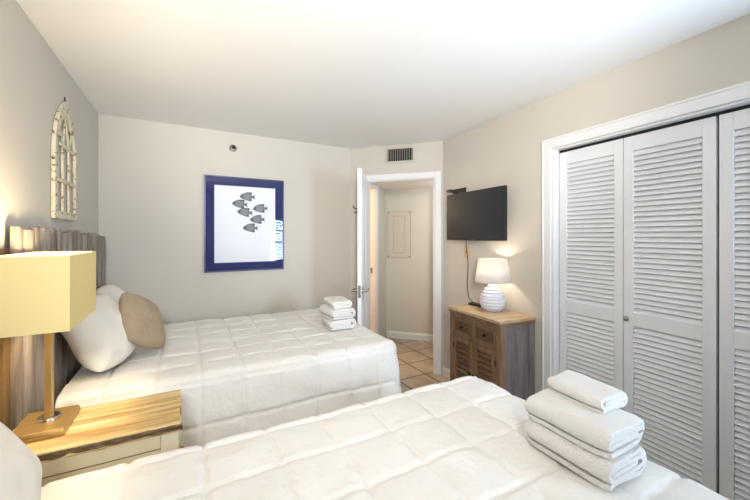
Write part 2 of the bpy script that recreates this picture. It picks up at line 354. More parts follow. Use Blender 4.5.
# ------------------------------------------------------------------ closet doors
def louver_leaf(bm, x0, x1, knob=False):
    st = .052; y0, y1 = -.015, .015; z0, z1 = .02, CH-.030
    box(bm, x0, x0+st, y0, y1, z0, z1); box(bm, x1-st, x1, y0, y1, z0, z1)
    box(bm, x0+st, x1-st, y0, y1, z0, z0+.14); box(bm, x0+st, x1-st, y0, y1, .925, 1.005); box(bm, x0+st, x1-st, y0, y1, z1-.085, z1)
    for a, b_ in ((z0+.14, .925), (1.005, z1-.085)):
        n = round((b_-a)/.0298); p = (b_-a)/n
        for i in range(n):
            mm = Matrix.Translation((0, 0, a+p*(i+.5))) @ Matrix.Rotation(math.radians(38), 4, 'X')
            # top edge of every slat leans into the closet
            box(bm, x0+st, x1-st, -.003, .003, -.0205, .0205, 0, Matrix.Translation((0, 0, a+p*(i+.5))) @ Matrix.Rotation(math.radians(-31), 4, 'X'))
LWc = .422
for di, (s0, lab) in enumerate(((C0+.018, 'white louvred bifold closet door with the small knob, nearest the cabinet'), (C0+.018+2*LWc+.008, 'white louvred bifold closet door cut off by the right picture edge'))):
    p0 = MR @ Vector((s0, .066, 0))
    d = thing('door_%d' % (di+2), p0, math.atan2(RD.y, RD.x), lab, 'closet door', kind='structure')
    for k in range(2):
        bm = NB(); louver_leaf(bm, k*LWc+.0015, (k+1)*LWc-.0025); obj('louver_panel', bm, 'louver', d, bevel=.0015, seg=1)
        bm = NB(); cyl(bm, ((k+.92 if k else .08)*LWc, 0, CH-.036), ((k+.92 if k else .08)*LWc, 0, CH-.02), .006, n=8); obj('track_pin', bm, 'chrome', d)
    bm = NB(); kx = LWc+.026 if di == 0 else LWc-.03
    R_ = [(.006, .0), (.006, .008), (.013, .014), (.0145, .02), (.011, .026), (.0, .028)]
    rings = lathe(bm, R_, 16); bm.transform(Matrix.Translation((kx, -.015, .965)) @ Matrix.Rotation(PI/2, 4, 'X')); obj('door_knob', bm, 'chrome', d, smooth=50)

# ------------------------------------------------------------------ beds
def smoothnoise(x, y, z=0): return noise.noise(Vector((x, y, z)))
BX0, BX1 = -.55, 1.275            # mattress
def make_bed(y0, y1, label, BX1=BX1):
    t = thing('bed', (0, (y0+y1)/2, 0), 0, label, 'bed')
    hw = (y1-y0)/2
    bm = NB(); box(bm, BX0+.01, BX1-.01, -hw+.01, hw-.01, .15, .40); obj('box_spring', bm, 'mattress', t, bevel=.02)
    bm = NB(); box(bm, BX0, BX1, -hw, hw, .40, .648); obj('mattress', bm, 'mattress', t, bevel=.04, seg=4)
    for x in (BX0+.08, BX1-.1):
        for y in (-hw+.1, hw-.1):
            bm = NB(); cyl(bm, (x, y, 0), (x, y, .15), .022, .03, n=12); obj('leg', bm, 'iron', t)
    return t
HB_X = -.565
def make_headboard(parent, yc, y0, y1, z0=1.49, z1=1.452):
    """rough vertical driftwood boards with rounded, uneven faces and tops, on a golden back frame"""
    bm = NB(); y = y0; rnd = random.Random(11); i = 0
    while y < y1-.01:
        wd = min(rnd.uniform(.045, .085), y1-y); f = (y-y0)/(y1-y0)
        zt = z0+(z1-z0)*f+rnd.uniform(-.018, .012)
        dp = rnd.uniform(.0, .016); n = 7; prof = []
        for k in range(n+1):
            a = k/n; prof.append((y+wd*a, HB_X-dp-.012+.012*math.sin(PI*a)**.6+rnd.uniform(-.0015, .0015)))
        cols = [[bm.verts.new((px-.0, py-yc, z)) for py, px in prof] for z in (.25, .6, .9, 1.2, zt-.006)]
        top = [bm.verts.new((px-.004, py-yc, zt+rnd.uniform(-.003, .003))) for py, px in prof]; cols.append(top)
        bk = [[bm.verts.new((HB_X-.040, py-yc, c[0].co.z)) for py in (prof[0][0], prof[-1][0])] for c in cols]
        for a, b_ in zip(cols, cols[1:]):
            for k in range(n): bm.faces.new((a[k], a[k+1], b_[k+1], b_[k]))
        for (a, b_), (p, q) in zip(zip(cols, cols[1:]), zip(bk, bk[1:])):
            bm.faces.new((a[0], b_[0], q[0], p[0])); bm.faces.new((a[-1], p[1], q[1], b_[-1])); bm.faces.new((p[0], q[0], q[1], p[1]))
        bm.faces.new(top+[bk[-1][1], bk[-1][0]])
        y += wd+.003; i += 1
    hb = obj('headboard', bm, 'drift', parent, smooth=50)
    hb['label'] = 'grey driftwood plank headboard with uneven tops'
    bm = NB(); yl = y0-yc; yr = y1-yc
    box(bm, -.622, HB_X-.041, yl-.05, yl+.03, .02, 1.40); box(bm, -.622, HB_X-.041, yr-.06, yr, .02, 1.40)
    for z in (.5, 1.25): box(bm, -.61, HB_X-.041, yl+.03, yr-.06, z, z+.08)
    obj('back_frame', bm, 'gold_wood', hb, bevel=.003)
    return hb
B1Y = (2.125, 3.455); B2Y = (.08, 1.41)
bed1 = make_bed(*B1Y, 'bed against the far wall with a tall driftwood headboard')
make_headboard(bed1, sum(B1Y)/2, 1.87, 3.5)
bed2 = make_bed(*B2Y, 'nearer bed in the foreground under the white quilt with thick towels', BX1+.07)

make_headboard(bed2, sum(B2Y)/2, -.06, 1.55)

def make_quilt(name, x0, x1, y0, y1, ztop, dx1, dy0, dy1, seed, label, ph=(0, 0), cell=.218, res=.0092, flare=.10):
    """quilted comforter: flat top, drapes dy0 / dy1 over the sides and dx1 over the foot"""
    R_ = .06
    def drop(r):
        if r <= 0: return 0, 0
        q = R_*PI/2
        if r < q: a = r/R_; return R_*math.sin(a), R_*(1-math.cos(a))
        e = r-q; return R_+e*flare, R_+e*math.sqrt(1-flare*flare)
    us = []; u = x0-.0
    nu = int((x1+dx1-x0)/res); nv = int((y1+dy1-(y0-dy0))/res)
    P = []
    for i in range(nu+1):
        row = []
        for j in range(nv+1):
            u = x0+(x1+dx1-x0)*i/nu; v = y0-dy0+(y1+dy1-(y0-dy0))*j/nv
            du = max(0, u-x1); dv = (v-y1) if v > y1 else (v-y0 if v < y0 else 0)
            r = math.hypot(du, dv); hx, dz = drop(r)
            if r > 0: ux, uy = du/r, dv/r
            else: ux = uy = 0
            rc = 1.0
            p = Vector((min(u, x1)+ux*hx, min(max(v, y0), y1)+uy*hx, ztop-dz))
            slope = min(1, r/(R_*PI/2)); nrm = Vector((ux*math.sin(slope*PI/2), uy*math.sin(slope*PI/2), math.cos(slope*PI/2)))
            cu = (u-ph[0])/cell; cv = (v-ph[1])/cell
            su, sv = abs(math.sin(PI*cu)), abs(math.sin(PI*cv))
            puff = .0105*min(1, (su*4.2))**.5*min(1, (sv*4.2))**.5*(.70+.30*su*sv)
            puff -= .0045*max(math.exp(-(su/.10)**2), math.exp(-(sv/.10)**2))
            # little puckers running out of the seams, and soft wrinkles
            pk = (smoothnoise(u*16+seed, v*5, seed)*(1-sv)**2+smoothnoise(u*5, v*16+seed, seed+3)*(1-su)**2)*.0075
            wr = smoothnoise(u*3.2+seed, v*3.2, seed+9)*.008+smoothnoise(u*9+v*4, v*11-u*3+seed, seed)*.005
            # drape ripple along the hem
            rip = 0
            if r > .1: rip = (smoothnoise((u+v)*3.1+seed, seed*2.0, .5))*.035*min(1, (r-.1)/.3)
            p = p+nrm*(puff+pk+wr)+Vector((ux, uy, 0))*rip
            p.z = max(p.z, .03)
            row.append(p)
        P.append(row)
    bm = NB(); V = [[bm.verts.new(p) for p in row] for row in P]
    for i in range(nu):
        for j in range(nv): bm.faces.new((V[i][j], V[i+1][j], V[i+1][j+1], V[i][j+1]))
    o = obj(name, bm, 'quilt', smooth=180)
    if o.data.polygons[len(o.data.polygons)//2].normal.z < 0: o.data.flip_normals()
    md = o.modifiers.new('thick', 'SOLIDIFY'); md.thickness = .012; md.offset = -1
    return o
q1 = make_quilt('quilt', BX0+.02, BX1-.005, B1Y[0]+.03, B1Y[1]-.02, .69, .46, .50, .06, 3, None, ph=(.072, 2.085))
tag(q1, 'white square-stitched quilt hanging over the bed by the far wall', 'quilt')
q2 = make_quilt('quilt', BX0+.02, BX1+.07, B2Y[0]+.0, B2Y[1]-.03, .69, .42, .3, .42, 8, None, ph=(.05, .06))
tag(q2, 'white square-stitched quilt spread over the foreground bed', 'quilt')

def pillow(name, w_, h_, t_, loc, rot, matl, label, cat, seed=1, pinch=.12, n=30, wr=.012):
    """w along local y, h along local z, thickness along local x"""
    bm = NB(); F = {}
    for side in (1, -1):
        for i in range(n+1):
            for j in range(n+1):
                a = -1+2*i/n; b_ = -1+2*j/n
                edge = (i in (0, n) or j in (0, n))
                if edge and side == -1: F[(side, i, j)] = F[(1, i, j)]; continue
                th = ((1-abs(a)**2.6)*(1-abs(b_)**2.6))**.55
                ya = a*(1-pinch*(1-abs(a))*0-.075*(1-b_*b_)*0); # keep the sides full
                y = a*w_/2*(1-.07*(1-(b_)**2)*abs(a)**3+0); z = b_*h_/2*(1-.07*(1-a*a)*abs(b_)**3)
                cr = 1-.19*(abs(a)*abs(b_))**1.5
                x = side*t_/2*th
                s = seed*7.3+side
                wv = (smoothnoise(a*2.2+s, b_*2.2, s)*1.0+smoothnoise(a*5+s, b_*4, s+4)*.5)*wr*(th**.5)
                cw = smoothnoise(math.atan2(b_, a)*5, s, 2)*.01*(a*a*b_*b_)
                F[(side, i, j)] = bm.verts.new((x+wv+cw, y*cr, z*cr))
    for side in (1, -1):
        for i in range(n):
            for j in range(n):
                q = [F[(side, i, j)], F[(side, i+1, j)], F[(side, i+1, j+1)], F[(side, i, j+1)]]
                try: bm.faces.new(q if side == 1 else q[::-1])
                except ValueError: pass
    o = obj(name, bm, matl, smooth=180, loc=loc, rot=rot)
    md = o.modifiers.new('sub', 'SUBSURF'); md.levels = 1; md.render_levels = 1
    return tag(o, label, cat)
r_ = math.radians
pillow('pillow', .50, .46, .19, (-.42, 2.45, .915), (r_(0), r_(-27), r_(-15)), 'sheet', 'plump white pillow leaning on the driftwood headboard beside the brass lamp', 'pillow', 1)
pillow('pillow', .60, .46, .17, (-.43, 3.10, .905), (r_(-5), r_(-28), r_(2)), 'sheet', 'white pillow half hidden behind the beige cushion', 'pillow', 2)
pillow('cushion', .36, .39, .13, (-.24, 2.60, .915), (r_(-32), r_(-28), r_(-20)), 'beige', 'small beige linen cushion propped against the white pillows', 'cushion', 3)
pillow('pillow', .66, .42, .18, (-.44, 1.035, .90), (r_(0), r_(-36), r_(7)), 'sheet', 'white pillow at the bottom left corner on the foreground bed', 'pillow', 4)

# ------------------------------------------------------------------ towels
def towel(name, W, L, Ht, loc, rotz, label, group=None, seed=1, turns=2.5, flip=1):
    """terry towel folded over on itself: flattened spiral section across x, length along y"""
    layers = int(turns*2); t = Ht/layers
    # centre line of a flattened spiral from outside in
    pts = []; hx = W/2; 
    z = [t*.5, Ht-t*.5]; zl, zh = t*.5, Ht-t*.5; xl, xr = -W/2+t*.5, W/2-t*.5
    # start: free edge at lower left, run right along the bottom
    pts.append((xl+W*.04, zl, 0)); cur = 'bottom'
    def arc(cx, cz, r, a0, a1, n=8): return [(cx+r*math.cos(a0+(a1-a0)*k/n), cz+r*math.sin(a0+(a1-a0)*k/n)) for k in range(n+1)]
    path = [(xl+W*.03+W*.3*k/6, zl) for k in range(6)]
    lo, hi = zl, zh; left, right = xl, xr
    for k in range(int(turns)):
        r = (hi-lo)/2; path += [(right-r-(right-r-path[-1][0])*(1-q/5), lo) for q in range(1, 5)]
        path += arc(right-r, lo+r, r, -PI/2, PI/2)
        r2 = (hi-(lo+t))/2; path += [(right-r+((left+r2)-(right-r))*q/6, hi) for q in range(1, 6)]
        path += arc(left+r2, hi-r2, r2, PI/2, 3*PI/2)
        lo += t; left += t; right -= t; hi -= t
        if hi-lo < t*.9: break
    x_ = path[-1][0]; path += [(x_+(right-t*.6-x_)*q/7, path[-1][1]) for q in range(1, 8)]
    # strip with thickness
    th = t*.46; A = []; Bq = []
    for i, (x, z_) in enumerate(path):
        a = Vector(path[max(i-1, 0)]); b_ = Vector(path[min(i+1, len(path)-1)]); d = (b_-a)
        if d.length < 1e-6: d = Vector((1, 0))
        d.normalize(); nx, nz = -d.y, d.x
        A.append((x+nx*th, z_+nz*th)); Bq.append((x-nx*th, z_-nz*th))
    ny = 14; bm = NB(); n = len(path); G = []
    for j in range(ny+1):
        f = j/ny; e = min(f, 1-f)*L; y = -L/2+L*f
        row = []
        for k, ring in enumerate((A, Bq)):
            rr = []
            for i, (x, z_) in enumerate(ring):
                sh = 1-.085*max(0, 1-e/.035)**2
                w1 = smoothnoise(x*9+seed, y*7, seed+z_*6)*.009; w2 = smoothnoise(x*9, y*7+seed, seed+5+z_*6)*.009+smoothnoise(x*26, y*24+seed, seed+z_*20)*.003
                ey = smoothnoise(i*.13, seed, .3)*.012*(1 if j in (0, ny) else 0)
                zz = z_*sh+Ht*.5*(1-sh)
                rr.append(bm.verts.new((flip*(x*sh+w1), y+ey, max(.0, zz+w2*(zz/Ht)))))
            row.append(rr)
        G.append(row)
    for j in range(ny):
        for k in (0, 1):
            for i in range(n-1):
                bm.faces.new((G[j][k][i], G[j][k][i+1], G[j+1][k][i+1], G[j+1][k][i]))
        for i in (0, n-1): bm.faces.new((G[j][0][i], G[j][1][i], G[j+1][1][i], G[j+1][0][i]))
    for j in (0, ny):
        for i in range(n-1): bm.faces.new((G[j][0][i], G[j][0][i+1], G[j][1][i+1], G[j][1][i]))
    o = obj(name, bm, 'towel', smooth=75, loc=loc, rot=(0, 0, rotz))
    md = o.modifiers.new('round', 'BEVEL'); md.width = min(.006, t*.25); md.segments = 2; md.limit_method = 'ANGLE'; md.angle_limit = r_(60)
    return tag(o, label, 'towel', group)
QZ = .708
g = 'folded towels on the foreground bed'
towel('towel', .235, .285, .088, (1.175, .690, QZ), r_(-2), 'thick folded white towel at the bottom of the foreground stack', g, 1)
towel('towel', .235, .28, .086, (1.178, .695, QZ+.087), r_(1), 'thick folded white towel in the middle of the foreground stack', g, 2)
towel('towel', .165, .195, .058, (1.242, .718, QZ+.166), r_(-3), 'small folded white hand towel on top of the foreground stack', g, 3, turns=2)
g = 'folded towels on the far bed'
towel('towel', .235, .27, .08, (1.10, 2.66, QZ), r_(-4), 'folded white towel at the bottom of the stack on the far bed', g, 4)
towel('towel', .23, .265, .08, (1.095, 2.66, QZ+.082), r_(3), 'folded white towel in the middle of the stack on the far bed', g, 5)
towel('towel', .175, .24, .062, (1.10, 2.665, QZ+.163), r_(-3), 'small folded white towel topping the stack on the far bed', g, 6, turns=2)

# ------------------------------------------------------------------ nightstand
NX0, NX1, NY0, NY1, NZ = -.555, -.013, 1.522, 1.845, .74
ns = thing('nightstand', ((NX0+NX1)/2, (NY0+NY1)/2, 0), 0, 'cream nightstand with a rough golden plank top between the beds', 'nightstand')
ox, oy = (NX0+NX1)/2, (NY0+NY1)/2
bm = NB(); rnd = random.Random(4); nb = 5; bw = (NY1-NY0)/nb
for k in range(nb):
    ya, yb = NY0-oy+bw*k, NY0-oy+bw*(k+1)
    xe = NX1-ox+rnd.uniform(-.012, .004); seg = 18; rows = []
    for i in range(seg+1):
        x = NX0-ox+(xe-(NX0-ox))*i/seg; row = []
        for j in range(7):
            f = j/6; y = ya+(yb-ya)*f
            z = NZ+.004*math.sin(PI*f)**.5-.003+smoothnoise(x*5, y*40, k)*.0018
            row.append(bm.verts.new((x, y, z)))
        rows.append(row)
    for a, b_ in zip(rows, rows[1:]):
        for j in range(6): bm.faces.new((a[j], a[j+1], b_[j+1], b_[j]))
    bot = [bm.verts.new((r0[j].co.x, r0[j].co.y, NZ-.036)) for r0 in (rows[0], rows[-1]) for j in (0, 6)]
    zl = bot
    bm.faces.new(rows[0]+[bot[1], bot[0]]); bm.faces.new(rows[-1][::-1]+[bot[2], bot[3]])
    bm.faces.new([r0[0] for r0 in rows]+[bot[2], bot[0]]); bm.faces.new([r0[6] for r0 in rows][::-1]+[bot[1], bot[3]]); bm.faces.new((bot[0], bot[1], bot[3], bot[2]))
    if k == 0: pass
obj('plank_top', bm, 'top_wood', ns, smooth=35)
bm = NB(); seg = 60; rows = []
for i in range(seg+1):
    x = NX0-ox+(NX1-NX0)*i/seg
    o1 = .004+.003*smoothnoise(x*30, 1, 2)+.002*smoothnoise(x*90, 3, 1); o2 = .002+.004*smoothnoise(x*24, 5, 2)
    rows.append([bm.verts.new((x, NY0-oy+.001, NZ-.008+.002*smoothnoise(x*40, 0, 7))), bm.verts.new((x, NY0-oy-o1, NZ-.014)), bm.verts.new((x, NY0-oy-o2, NZ-.026)), bm.verts.new((x, NY0-oy+.002, NZ-.037+.003*smoothnoise(x*25, 9, 1)))])
for a, b_ in zip(rows, rows[1:]):
    for j in range(3): bm.faces.new((a[j], a[j+1], b_[j+1], b_[j]))
    bm.faces.new((a[3], a[0], b_[0], b_[3]))
bm.faces.new(rows[0]); bm.faces.new(rows[-1][::-1])
o = obj('bark_edge', bm, 'bark', ns, smooth=40); o['label'] = 'dark bark edge of the plank top'
ins = .014; bx0, bx1, by0, by1 = NX0-ox+ins, NX1-ox-.012, NY0-oy+ins, NY1-oy-ins
bm = NB()
for s, y in ((1, by0), (-1, by1)):
    ya, yb = (y+.008, y+.02) if s == 1 else (y-.02, y-.008)
    box(bm, bx0+.05, bx1-.06, ya, yb, .10, NZ-.037)
box(bm, bx0, bx0+.012, by0+.05, by1-.05, .1, NZ-.037); box(bm, bx0+.02, bx1-.02, by0+.02, by1-.02, .1, .115)
obj('body_panel', bm, 'cream_body', ns, bevel=.002)
bm = NB(); 
for z in (NZ-.10, NZ-.27, NZ-.45): box(bm, bx0+.05, bx1-.06, by0+.0065, by0+.0085, z, z+.003)
o = obj('panel_groove', bm, 'groove', ns)
for x in (bx0, bx1-.06):
    for y in (by0, by1-.05):
        bm = NB(); box(bm, x, x+(.06 if x > 0 else .05), y, y+.05, 0, NZ-.037); obj('leg', bm, 'cream_body', ns, bevel=.003)
for zc, hh in ((NZ-.145, .19), (NZ-.36, .2), (NZ-.56, .16)):
    bm = NB(); box(bm, bx1-.02, bx1+.004, by0+.052, by1-.052, zc-hh/2, zc+hh/2); dr = obj('drawer', bm, 'cream_body', ns, bevel=.003)
    bm = NB(); tube(bm, [(bx1+.002, -.09, zc+.01), (bx1+.012, -.09, zc+.006), (bx1+.014, -.09, zc-.03)], .005); obj('drawer_pull', bm, 'gold_wood', dr, smooth=40)

# brass table lamp on the nightstand
LX, LY = -.452, 1.725
tl = thing('table_lamp', (LX, LY, NZ+.002), 0, 'square brass table lamp with oblong golden shade on the nightstand', 'lamp')
bm = NB(); box(bm, -.088, .072, -.115, .095, 0, .012)
prism(bm, [(-.088, -.115), (.072, -.115), (.072, .095), (-.088, .095)], lambda x, y: Vector((x, y, .012)), lambda x, y: Vector(((x+.008)*.93-.008, (y+.01)*.93-.01, .024))); obj('base', bm, 'brass', tl, bevel=.0025)
bm = NB(); lathe(bm, [(0, .024), (.036, .024), (.036, .03), (.033, .034), (.02, .034), (.0, .034)], 28); obj('collar', bm, 'bright_brass', tl, smooth=40)
bm = NB(); box(bm, -.0115, .0115, -.0115, .0115, .03, .47); obj('pole', bm, 'brass', tl, bevel=.003)
SZ0, SZ1 = 1.127-NZ-.002, 1.384-NZ-.002
bm = NB(); hx, hy, tw = .104, .196, .003
for a, b_, c, d in ((-hx, hx, -hy, -hy+tw), (-hx, hx, hy-tw, hy), (-hx, -hx+tw, -hy+tw, hy-tw), (hx-tw, hx, -hy+tw, hy-tw)): box(bm, a, b_, c, d, SZ0, SZ1)
bmesh.ops.translate(bm, verts=bm.verts, vec=(.0, 0, 0)); obj('lamp_shade', bm, 'shade_gold', tl)
bm = NB(); cyl(bm, (-hx+.003, 0, SZ1-.03), (hx-.003, 0, SZ1-.03), .003, n=8); cyl(bm, (0, 0, .46), (0, 0, SZ1-.03), .004, n=8); cyl(bm, (0, 0, .45), (0, 0, .558), .014, n=14); obj('shade_fitting', bm, 'brass', tl)
bm = NB(); bmesh.ops.create_uvsphere(bm, u_segments=16, v_segments=10, radius=.026); bmesh.ops.translate(bm, verts=bm.verts, vec=(0, 0, .582)); obj('bulb', bm, 'bulb', tl, smooth=60)
l = lamp('lamp_light', 'POINT', (0, 0, .582), 100, (1, .82, .50), .03); l.parent = tl

# ------------------------------------------------------------------ cabinet on the right wall
AR = math.atan2(RD.y, RD.x)                                     # local x runs toward the viewer along the wall, local y into the wall
def on_right(s, y=0, z=0): return MR @ Vector((s, y, z))
CB0, CB1, CBD, CBZ = .575, 1.15, .335, .855
cb = thing('cabinet', on_right((CB0+CB1)/2, -.012, 0), AR, 'small weathered wooden cabinet with louvred doors under the television', 'cabinet')
cw = (CB1-CB0)/2; fy = -CBD                                     # front at y = fy, back at y = 0
bm = NB(); box(bm, -cw-.012, cw+.012, fy-.018, 0, CBZ-.022, CBZ); obj('cabinet_top', bm, 'cabinet_top', cb, bevel=.004)
bm = NB(); box(bm, -cw-.006, cw+.006, fy-.012, 0, CBZ-.036, CBZ-.022); box(bm, -cw, cw, fy-.005, 0, CBZ-.052, CBZ-.036); obj('cornice', bm, 'cabinet', cb, bevel=.004)
bz = CBZ-.052
bm = NB(); box(bm, cw-.022, cw-.012, fy+.04, -.03, .06, bz); box(bm, -cw+.012, -cw+.022, fy+.04, -.03, .06, bz)
bm.free()
for x0, x1, a, b_ in ((cw-.026, cw-.004, cw-.022, cw-.012), (-cw+.004, -cw+.026, -cw+.012, -cw+.022)):
    bm = NB(); box(bm, a, b_, fy+.04, -.03, .06, bz); box(bm, x0, x1, fy+.04, -.05, bz-.04, bz); box(bm, x0, x1, fy+.04, -.05, .06, .12)
    obj('side_panel', bm, 'cabinet_daylit', cb, bevel=.002)
for x in (-cw, cw-.045):
    for y in (fy, -.05):
        bm = NB(); box(bm, x, x+.045, y, y+.05, 0, bz); obj('post', bm, 'cabinet_daylit' if y != fy else 'cabinet', cb, bevel=.003)
bm = NB(); box(bm, -cw+.045, cw-.045, fy+.005, fy+.03, .05, .09); box(bm, -cw+.045, cw-.045, fy+.005, fy+.03, bz-.028, bz); box(bm, -cw+.045, cw-.045, fy+.005, fy+.03, bz-.175, bz-.15); box(bm, -.016, .016, fy+.005, fy+.03, bz-.15, bz-.028)
box(bm, -cw+.03, cw-.03, -.02, -.01, .06, bz); box(bm, -cw+.03, cw-.03, fy+.03, -.02, .07, .085); box(bm, -cw+.03, cw-.03, fy+.055, fy+.06, .09, bz)
obj('face_frame', bm, 'cabinet', cb, bevel=.0015)
def knob(parent, x, z, y):
    bm = NB(); lathe(bm, [(.005, 0), (.005, .008), (.012, .013), (.0135, .018), (.010, .024), (0, .026)], 14); bm.transform(Matrix.Translation((x, y, z)) @ Matrix.Rotation(PI/2, 4, 'X'))
    obj('knob', bm, 'iron', parent, smooth=50)
for x0, x1 in ((-cw+.051, -.022), (.022, cw-.051)):
    bm = NB(); box(bm, x0, x1, fy+.010, fy+.03, bz-.146, bz-.032)
    dz0, dz1 = bz-.146, bz-.032
    for a, b_, c, d in ((x0, x1, dz0, dz0+.014), (x0, x1, dz1-.014, dz1), (x0, x0+.014, dz0+.014, dz1-.014), (x1-.014, x1, dz0+.014, dz1-.014)): box(bm, a, b_, fy-.003, fy+.010, c, d)
    dr = obj('drawer', bm, 'cabinet', cb, bevel=.002); bm = NB(); box(bm, x0+.016, x1-.016, fy+.0085, fy+.0105, dz0+.016, dz1-.016); obj('drawer_panel', bm, 'slat_wood', dr); knob(dr, (x0+x1)/2, (dz0+dz1)/2, fy+.008)  # inner panel takes a darker wood in place of shade in the recess
for x0, x1, kx in ((-cw+.051, -.003, -.02), (.003, cw-.051, .02)):
    z0, z1 = .092, bz-.178; bm = NB()
    for a, b_, c, d in ((x0, x0+.036, z0, z1), (x1-.036, x1, z0, z1), (x0+.036, x1-.036, z0, z0+.04), (x0+.036, x1-.036, z1-.04, z1), (x0+.036, x1-.036, (z0+z1)/2-.012, (z0+z1)/2+.012)): box(bm, a, b_, fy, fy+.022, c, d)
    dd = obj('cabinet_door', bm, 'cabinet', cb, bevel=.002)
    bm = NB(); n = 11
    for i in range(n):
        z = z0+.04+(z1-z0-.08)*(i+.5)/n
        box(bm, x0+.036, x1-.036, -.003, .003, -.020, .020, 0, Matrix.Translation((0, fy+.018, z)) @ Matrix.Rotation(r_(-40), 4, 'X'))
    obj('louver', bm, 'slat_wood', dd); knob(dd, kx, (z0+z1)/2+.02, fy)
    bm = NB(); hx_ = x0+.0 if x0 < -.1 else x1
    bm.free()
    for z in (z0+.08, z1-.08):
        bm = NB(); cyl(bm, (hx_, fy-.002, z-.02), (hx_, fy-.002, z+.02), .004, n=8); obj('hinge', bm, 'iron', dd)

# small ceramic lamp on the cabinet
cl = thing('ceramic_lamp', (2.155, 1.985, CBZ), 0, 'small lit lamp with ribbed white ceramic base on the wooden cabinet', 'lamp')
bm = NB(); prof = [(0, 0), (.062, 0), (.074, .008)]
base = [(.078, .015), (.094, .05), (.098, .08), (.090, .115), (.070, .155), (.045, .188), (.022, .212)]
import bisect
def bpv(z):
    for (r0, z0), (r1, z1) in zip(base, base[1:]):
        if z0 <= z <= z1: f = (z-z0)/(z1-z0); return r0+(r1-r0)*f
    return base[-1][0]
nr = 8
for k in range(nr):
    za, zb = .015+(.197)*k/nr, .015+.197*(k+1)/nr
    for f, o_ in ((.05, -.003), (.25, .003), (.5, .0045), (.75, .003), (.95, -.003)): prof.append((bpv(za+(zb-za)*f)+o_, za+(zb-za)*f))
prof += [(.020, .215), (.012, .22), (0, .22)]
def rf(r, z, i): return r*(1+.012*math.sin(i*6)) if r > .03 and r < .096 else r
lathe(bm, prof, 48, rfun=rf); obj('base', bm, 'ceramic', cl, smooth=50)
bm = NB(); cyl(bm, (0, 0, .22), (0, 0, .262), .008, n=12); cyl(bm, (0, 0, .262), (0, 0, .30), .014, n=12); obj('stem', bm, 'chrome', cl)
bm = NB(); lathe(bm, [(.137, .228), (.112, .412)], 40); o = obj('lamp_shade', bm, 'shade_white', cl, smooth=60)
md = o.modifiers.new('thick', 'SOLIDIFY'); md.thickness = .002
bm = NB(); bmesh.ops.create_uvsphere(bm, u_segments=16, v_segments=10, radius=.026); bmesh.ops.translate(bm, verts=bm.verts, vec=(0, 0, .325)); obj('bulb', bm, 'bulb', cl, smooth=60)
l = lamp('ceramic_lamp_light', 'POINT', (0, 0, .325), 20, (1, .87, .68), .03); l.parent = cl

# television, bracket, wall plate, cable, set-top box
tvc = on_right(.575, -.085, 1.63)
tv = thing('television', tvc, AR, 'black flat television mounted on the wall above the cabinet', 'television')
tw_, th_ = .372, .218
bm = NB(); box(bm, -tw_, tw_, -.018, .012, -th_, th_); box(bm, -tw_*.7, tw_*.7, .012, .03, -th_*.8, th_*.5); obj('case', bm, 'black', tv, bevel=.004)
bm = NB(); box(bm, -tw_+.012, tw_-.012, -.0195, -.0178, -th_+.018, th_-.012); obj('screen', bm, 'screen', tv)
bm = NB(); box(bm, -.012, .012, -.0195, -.0178, -th_+.006, -th_+.010); obj('badge', bm, 'chrome', tv)
br_ = thing('wall_bracket', on_right(.27, 0, 1.84), AR, 'black swing arm bracket sticking out behind the television corner', 'bracket')
bm = NB(); box(bm, -.10, .10, -.012, -.0005, -.02, .07); obj('mount_plate', bm, 'black', br_, bevel=.002)
bm = NB(); tube(bm, [(-.09, -.012, .05), (-.10, -.05, .052), (-.08, -.085, .05), (0, -.10, .045), (.05, -.088, .02), (.07, -.06, -.03)], .013, 10); obj('swing_arm', bm, 'black', br_, smooth=40)
bm = NB(); box(bm, .02, .3, -.05, -.035, -.12, -.08); box(bm, .02, .05, -.036, -.012, -.12, .0); obj('crossbar', bm, 'black', br_)
wp = thing('wall_outlet', on_right(.375, 0, 1.30), AR, 'ivory cable outlet plate on the wall below the television', 'outlet')
bm = NB(); box(bm, -.036, .036, -.006, 0, -.06, .06); obj('plate', bm, 'plate', wp, bevel=.002)
bm = NB(); cyl(bm, (0, -.006, .0), (0, -.016, .0), .006, n=10); obj('jack', bm, 'chrome', wp)
bm = NB(); pts = []
ca, cb_ = on_right(.40, -.05, 1.44), on_right(.65, -.10, CBZ+.025)
for i in range(25):
    f = i/24; p = [(on_right(.405, -.03, 1.44)), (on_right(.41, -.022, 1.25)), (on_right(.425, -.03, 1.05)), (on_right(.50, -.09, .90)), (on_right(.535+.06, -.11, CBZ+.018))]
    t_ = f*(len(p)-1); k = min(int(t_), len(p)-2); q = p[k].lerp(p[k+1], t_-k); pts.append(q+Vector((0, .008*math.sin(f*14), 0)))
tube(bm, pts, .0035, 6); tag(obj('cable', bm, 'black', smooth=60), 'thin dark cable hanging from the television down to the cabinet', 'cable')
sb = thing('media_box', on_right(.665, -.13, CBZ), AR+.12, 'small flat black box beside the ceramic lamp on the cabinet', 'media box')
bm = NB(); box(bm, -.075, .075, -.03, .03, 0, .02); obj('case', bm, 'black', sb, bevel=.004)
bm = NB(); box(bm, -.07, .07, -.0308, -.0298, .004, .015); obj('front_panel', bm, 'screen', sb)

